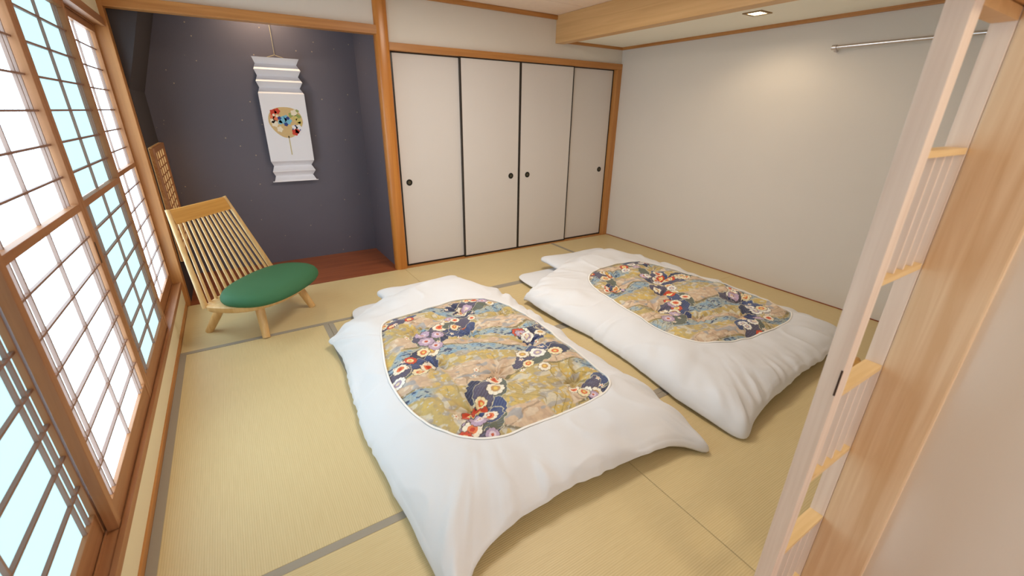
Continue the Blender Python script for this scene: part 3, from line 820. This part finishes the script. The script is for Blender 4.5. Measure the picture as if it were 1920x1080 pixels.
    fx = (x - cxs[0]) / (cxs[1] - cxs[0]); fy = (y - cys[0]) / (cys[1] - cys[0])
    ix = np.clip(fx.astype(int), 0, 88); iy = np.clip(fy.astype(int), 0, 108); fx -= ix; fy -= iy
    z = (HZ[iy, ix] * (1 - fx) + HZ[iy, ix + 1] * fx) * (1 - fy) + (HZ[iy + 1, ix] * (1 - fx) + HZ[iy + 1, ix + 1] * fx) * fy
    puff = np.full(x.shape, 0.030)
    for (tx, ty) in tufts:
        d = np.hypot(x - tx, y - ty); ph = np.arctan2(y - ty, x - tx)
        puff -= 0.052 * np.exp(-(d / 0.085) ** 1.25) + 0.0085 * np.cos(8 * ph + tx * 30) * np.exp(-(d / 0.12) ** 2) * np.clip(d / 0.03, 0, 1)
    puff += 0.008 * (vnoise(x * 9, y * 9, seed + 40) - 0.5)
    z = z - 0.005 + ins * puff
    idx = -np.ones(GX.shape, int); idx[keep] = np.arange(x.size)
    q = np.stack([idx[:-1, :-1], idx[:-1, 1:], idx[1:, 1:], idx[1:, :-1]], -1).reshape(-1, 4)
    q = q[(q >= 0).all(1)]
    colr = quilt_print(x, y, clumps, seed)
    qo = mesh_obj('quilt', np.stack([x, y, z], 1), q.tolist(), 'quilt', root, colors=colr)
    qo['label'] = 'tufted floral quilt in mustard, navy, red and cream'
    return root

def cushiony(name, cx, cy, hx, hy, z0, z1, e, mat, rot=0.0, nz=14, n=72, seed=1, parent=None, droop=0.0, label=None, cat=None, corner=0.0, group=None):
    m = MB(); ca, sa = math.cos(rot), math.sin(rot)
    zc = (z0 + z1) / 2; zh = (z1 - z0) / 2
    rows = []
    for i in range(nz + 1):
        p = -math.pi / 2 + math.pi * i / nz
        k_ = max(math.cos(p), 0.0) ** 0.45; zz = zc + zh * math.copysign(abs(math.sin(p)) ** 0.8, math.sin(p))
        rows.append((max(k_, 0.02), zz))
    for (k_, zz) in rows:
        for j in range(n):
            t = 2 * math.pi * j / n; c_, s_ = math.cos(t), math.sin(t)
            cr = 1 + corner * (abs(c_ * s_) * 2) ** 3
            u = hx * k_ * cr * math.copysign(abs(c_) ** e, c_); v = hy * k_ * cr * math.copysign(abs(s_) ** e, s_)
            wz = (float(vnoise(u * 9 + seed, v * 9, seed)) - 0.5) * 0.014 * (1 if zz > zc else 0)
            m.v.append((cx + u * ca - v * sa, cy + u * sa + v * ca, max(z0, zz + wz)))
    for i in range(nz):
        for j in range(n):
            j2 = (j + 1) % n; m.f.append((i * n + j, i * n + j2, (i + 1) * n + j2, (i + 1) * n + j))
    m.f.append(tuple(range(n))[::-1]); m.f.append(tuple(nz * n + j for j in range(n)))
    o = m.build(name, mat, None, smooth=True, origin=(cx, cy, z0))
    return tag(o, label, cat, group)

cushiony('mattress', -0.23, -1.72, 0.475, 0.985, 0.002, 0.058, 0.16, 'sheet', label='white futon mattress under the left duvet, showing at its head end', cat='mattress', seed=3)
cushiony('mattress', 1.18, -1.74, 0.515, 0.985, 0.002, 0.058, 0.16, 'sheet', label='white futon mattress under the right duvet, showing at its head end', cat='mattress', seed=5)
cushiony('pillow', -0.165, -0.90, 0.315, 0.185, 0.064, 0.143, 0.36, 'sheet', rot=0.03, corner=0.12, label='white pillow poking out from the head of the left duvet', cat='pillow', seed=8)
cushiony('pillow', 1.34, -0.90, 0.345, 0.20, 0.064, 0.143, 0.36, 'sheet', rot=-0.08, corner=0.12, label='white pillow poking out from the head of the right duvet', cat='pillow', seed=9)

outA = [(-0.898, -1.225, .045), (-0.915, -1.195, .04), (-0.885, -1.165, .055), (-0.73, -1.045, .09), (-0.48, -0.90, .12), (-0.14, -0.86, .155), (0.14, -0.87, .12), (0.30, -0.99, .07), (0.36, -1.22, .04), (0.365, -1.6, .025), (0.355, -2.0, .02),
        (0.35, -2.3, .025), (0.35, -2.58, .03), (0.325, -2.76, .025), (0.285, -2.925, .012), (0.20, -2.865, .03), (0.09, -2.83, .05), (-0.09, -2.815, .055), (-0.33, -2.80, .06), (-0.55, -2.805, .055),
        (-0.70, -2.825, .05), (-0.81, -2.87, .035), (-0.905, -2.955, .012), (-0.915, -2.78, .02), (-0.925, -2.5, .02), (-0.935, -2.2, .02), (-0.935, -2.0, .02), (-0.91, -1.72, .02), (-0.887, -1.5, .025), (-0.885, -1.33, .035)]
opA = [(-0.61, -1.33), (-0.70, -1.60), (-0.765, -1.95), (-0.745, -2.25), (-0.66, -2.43), (-0.53, -2.515), (-0.33, -2.53), (-0.1, -2.53), (0.06, -2.515), (0.14, -2.44), (0.165, -2.25), (0.195, -1.99), (0.205, -1.7), (0.165, -1.42), (0.06, -1.29), (-0.13, -1.24), (-0.43, -1.275)]
tufA = [(-0.49, -1.52), (-0.22, -1.70), (0.03, -1.93), (-0.29, -2.12), (0.0, -2.36), (-0.53, -2.32), (0.12, -1.52), (-0.52, -1.90), (-0.12, -1.38)]
clA = [(-0.62, -1.88, 0.5, 1.0), (-0.36, -1.64, 0.35, 1.0), (-0.05, -1.36, 0.3, 0.95), (0.0, -2.10, 0.45, 1.0), (0.16, -1.84, 0.3, 0.9), (-0.43, -2.26, 0.9, 1.0), (-0.55, -2.44, 0.2, 0.95), (0.09, -2.43, 0.4, 0.85), (-0.55, -1.36, 0.2, 0.7), (-0.20, -1.52, 0.6, 0.8)]
duvet(outA, opA, (-0.27, -1.92), (-0.15, -0.96, 0.33, 0.055), tufA, clA, 3, 'white-covered duvet with a floral quilt window, nearer the paper screens')

outB = [(0.463, -1.275, .045), (0.447, -1.24, .04), (0.485, -1.215, .05), (0.66, -1.125, .09), (0.93, -1.0, .12), (1.25, -0.89, .155), (1.58, -0.88, .13), (1.80, -1.0, .09), (1.93, -1.22, .06), (1.955, -1.6, .04), (1.94, -2.0, .035),
        (1.915, -2.35, .035), (1.90, -2.58, .04), (1.875, -2.76, .045), (1.72, -2.80, .055), (1.50, -2.835, .06), (1.16, -2.855, .06), (0.85, -2.885, .055), (0.64, -2.915, .04), (0.482, -2.95, .012),
        (0.452, -2.78, .02), (0.462, -2.55, .02), (0.497, -2.3, .02), (0.52, -1.95, .02), (0.488, -1.68, .025), (0.468, -1.42, .035)]
opB = [(0.945, -1.40), (0.86, -1.60), (0.80, -1.95), (0.775, -2.25), (0.80, -2.42), (0.90, -2.505), (1.08, -2.55), (1.35, -2.575), (1.58, -2.555), (1.72, -2.49), (1.775, -2.35), (1.785, -2.05), (1.76, -1.7), (1.71, -1.40), (1.60, -1.28), (1.38, -1.24), (1.10, -1.28)]
tufB = [(1.20, -1.42), (1.45, -1.66), (1.11, -2.24), (1.62, -2.20), (0.98, -2.02), (1.22, -1.85), (1.38, -2.36), (1.60, -1.46), (1.0, -1.62)]
clB = [(1.08, -1.40, 1.2, 0.95), (1.48, -1.33, 0.3, 0.95), (1.42, -1.62, 1.0, 1.0), (1.22, -1.92, 1.1, 1.0), (1.02, -2.14, 0.5, 0.95), (1.62, -1.72, 0.3, 0.9), (1.55, -2.28, 1.0, 1.0), (1.30, -2.48, 0.4, 0.9), (1.70, -2.10, 0.6, 0.85), (0.98, -1.62, 1.0, 0.7)]
duvet(outB, opB, (1.29, -1.93), (1.38, -0.98, 0.36, 0.055), tufB, clB, 17, 'white-covered duvet with a floral quilt window, nearer the right wall')

# small wooden block on the mats behind the lattice door
cushiony('wooden_block', 1.615, -2.925, 0.05, 0.035, 0.0015, 0.05, 0.3, 'oakX', rot=0.5, nz=8, n=32, label='small tan block on the mats seen through the lattice door', cat='block')
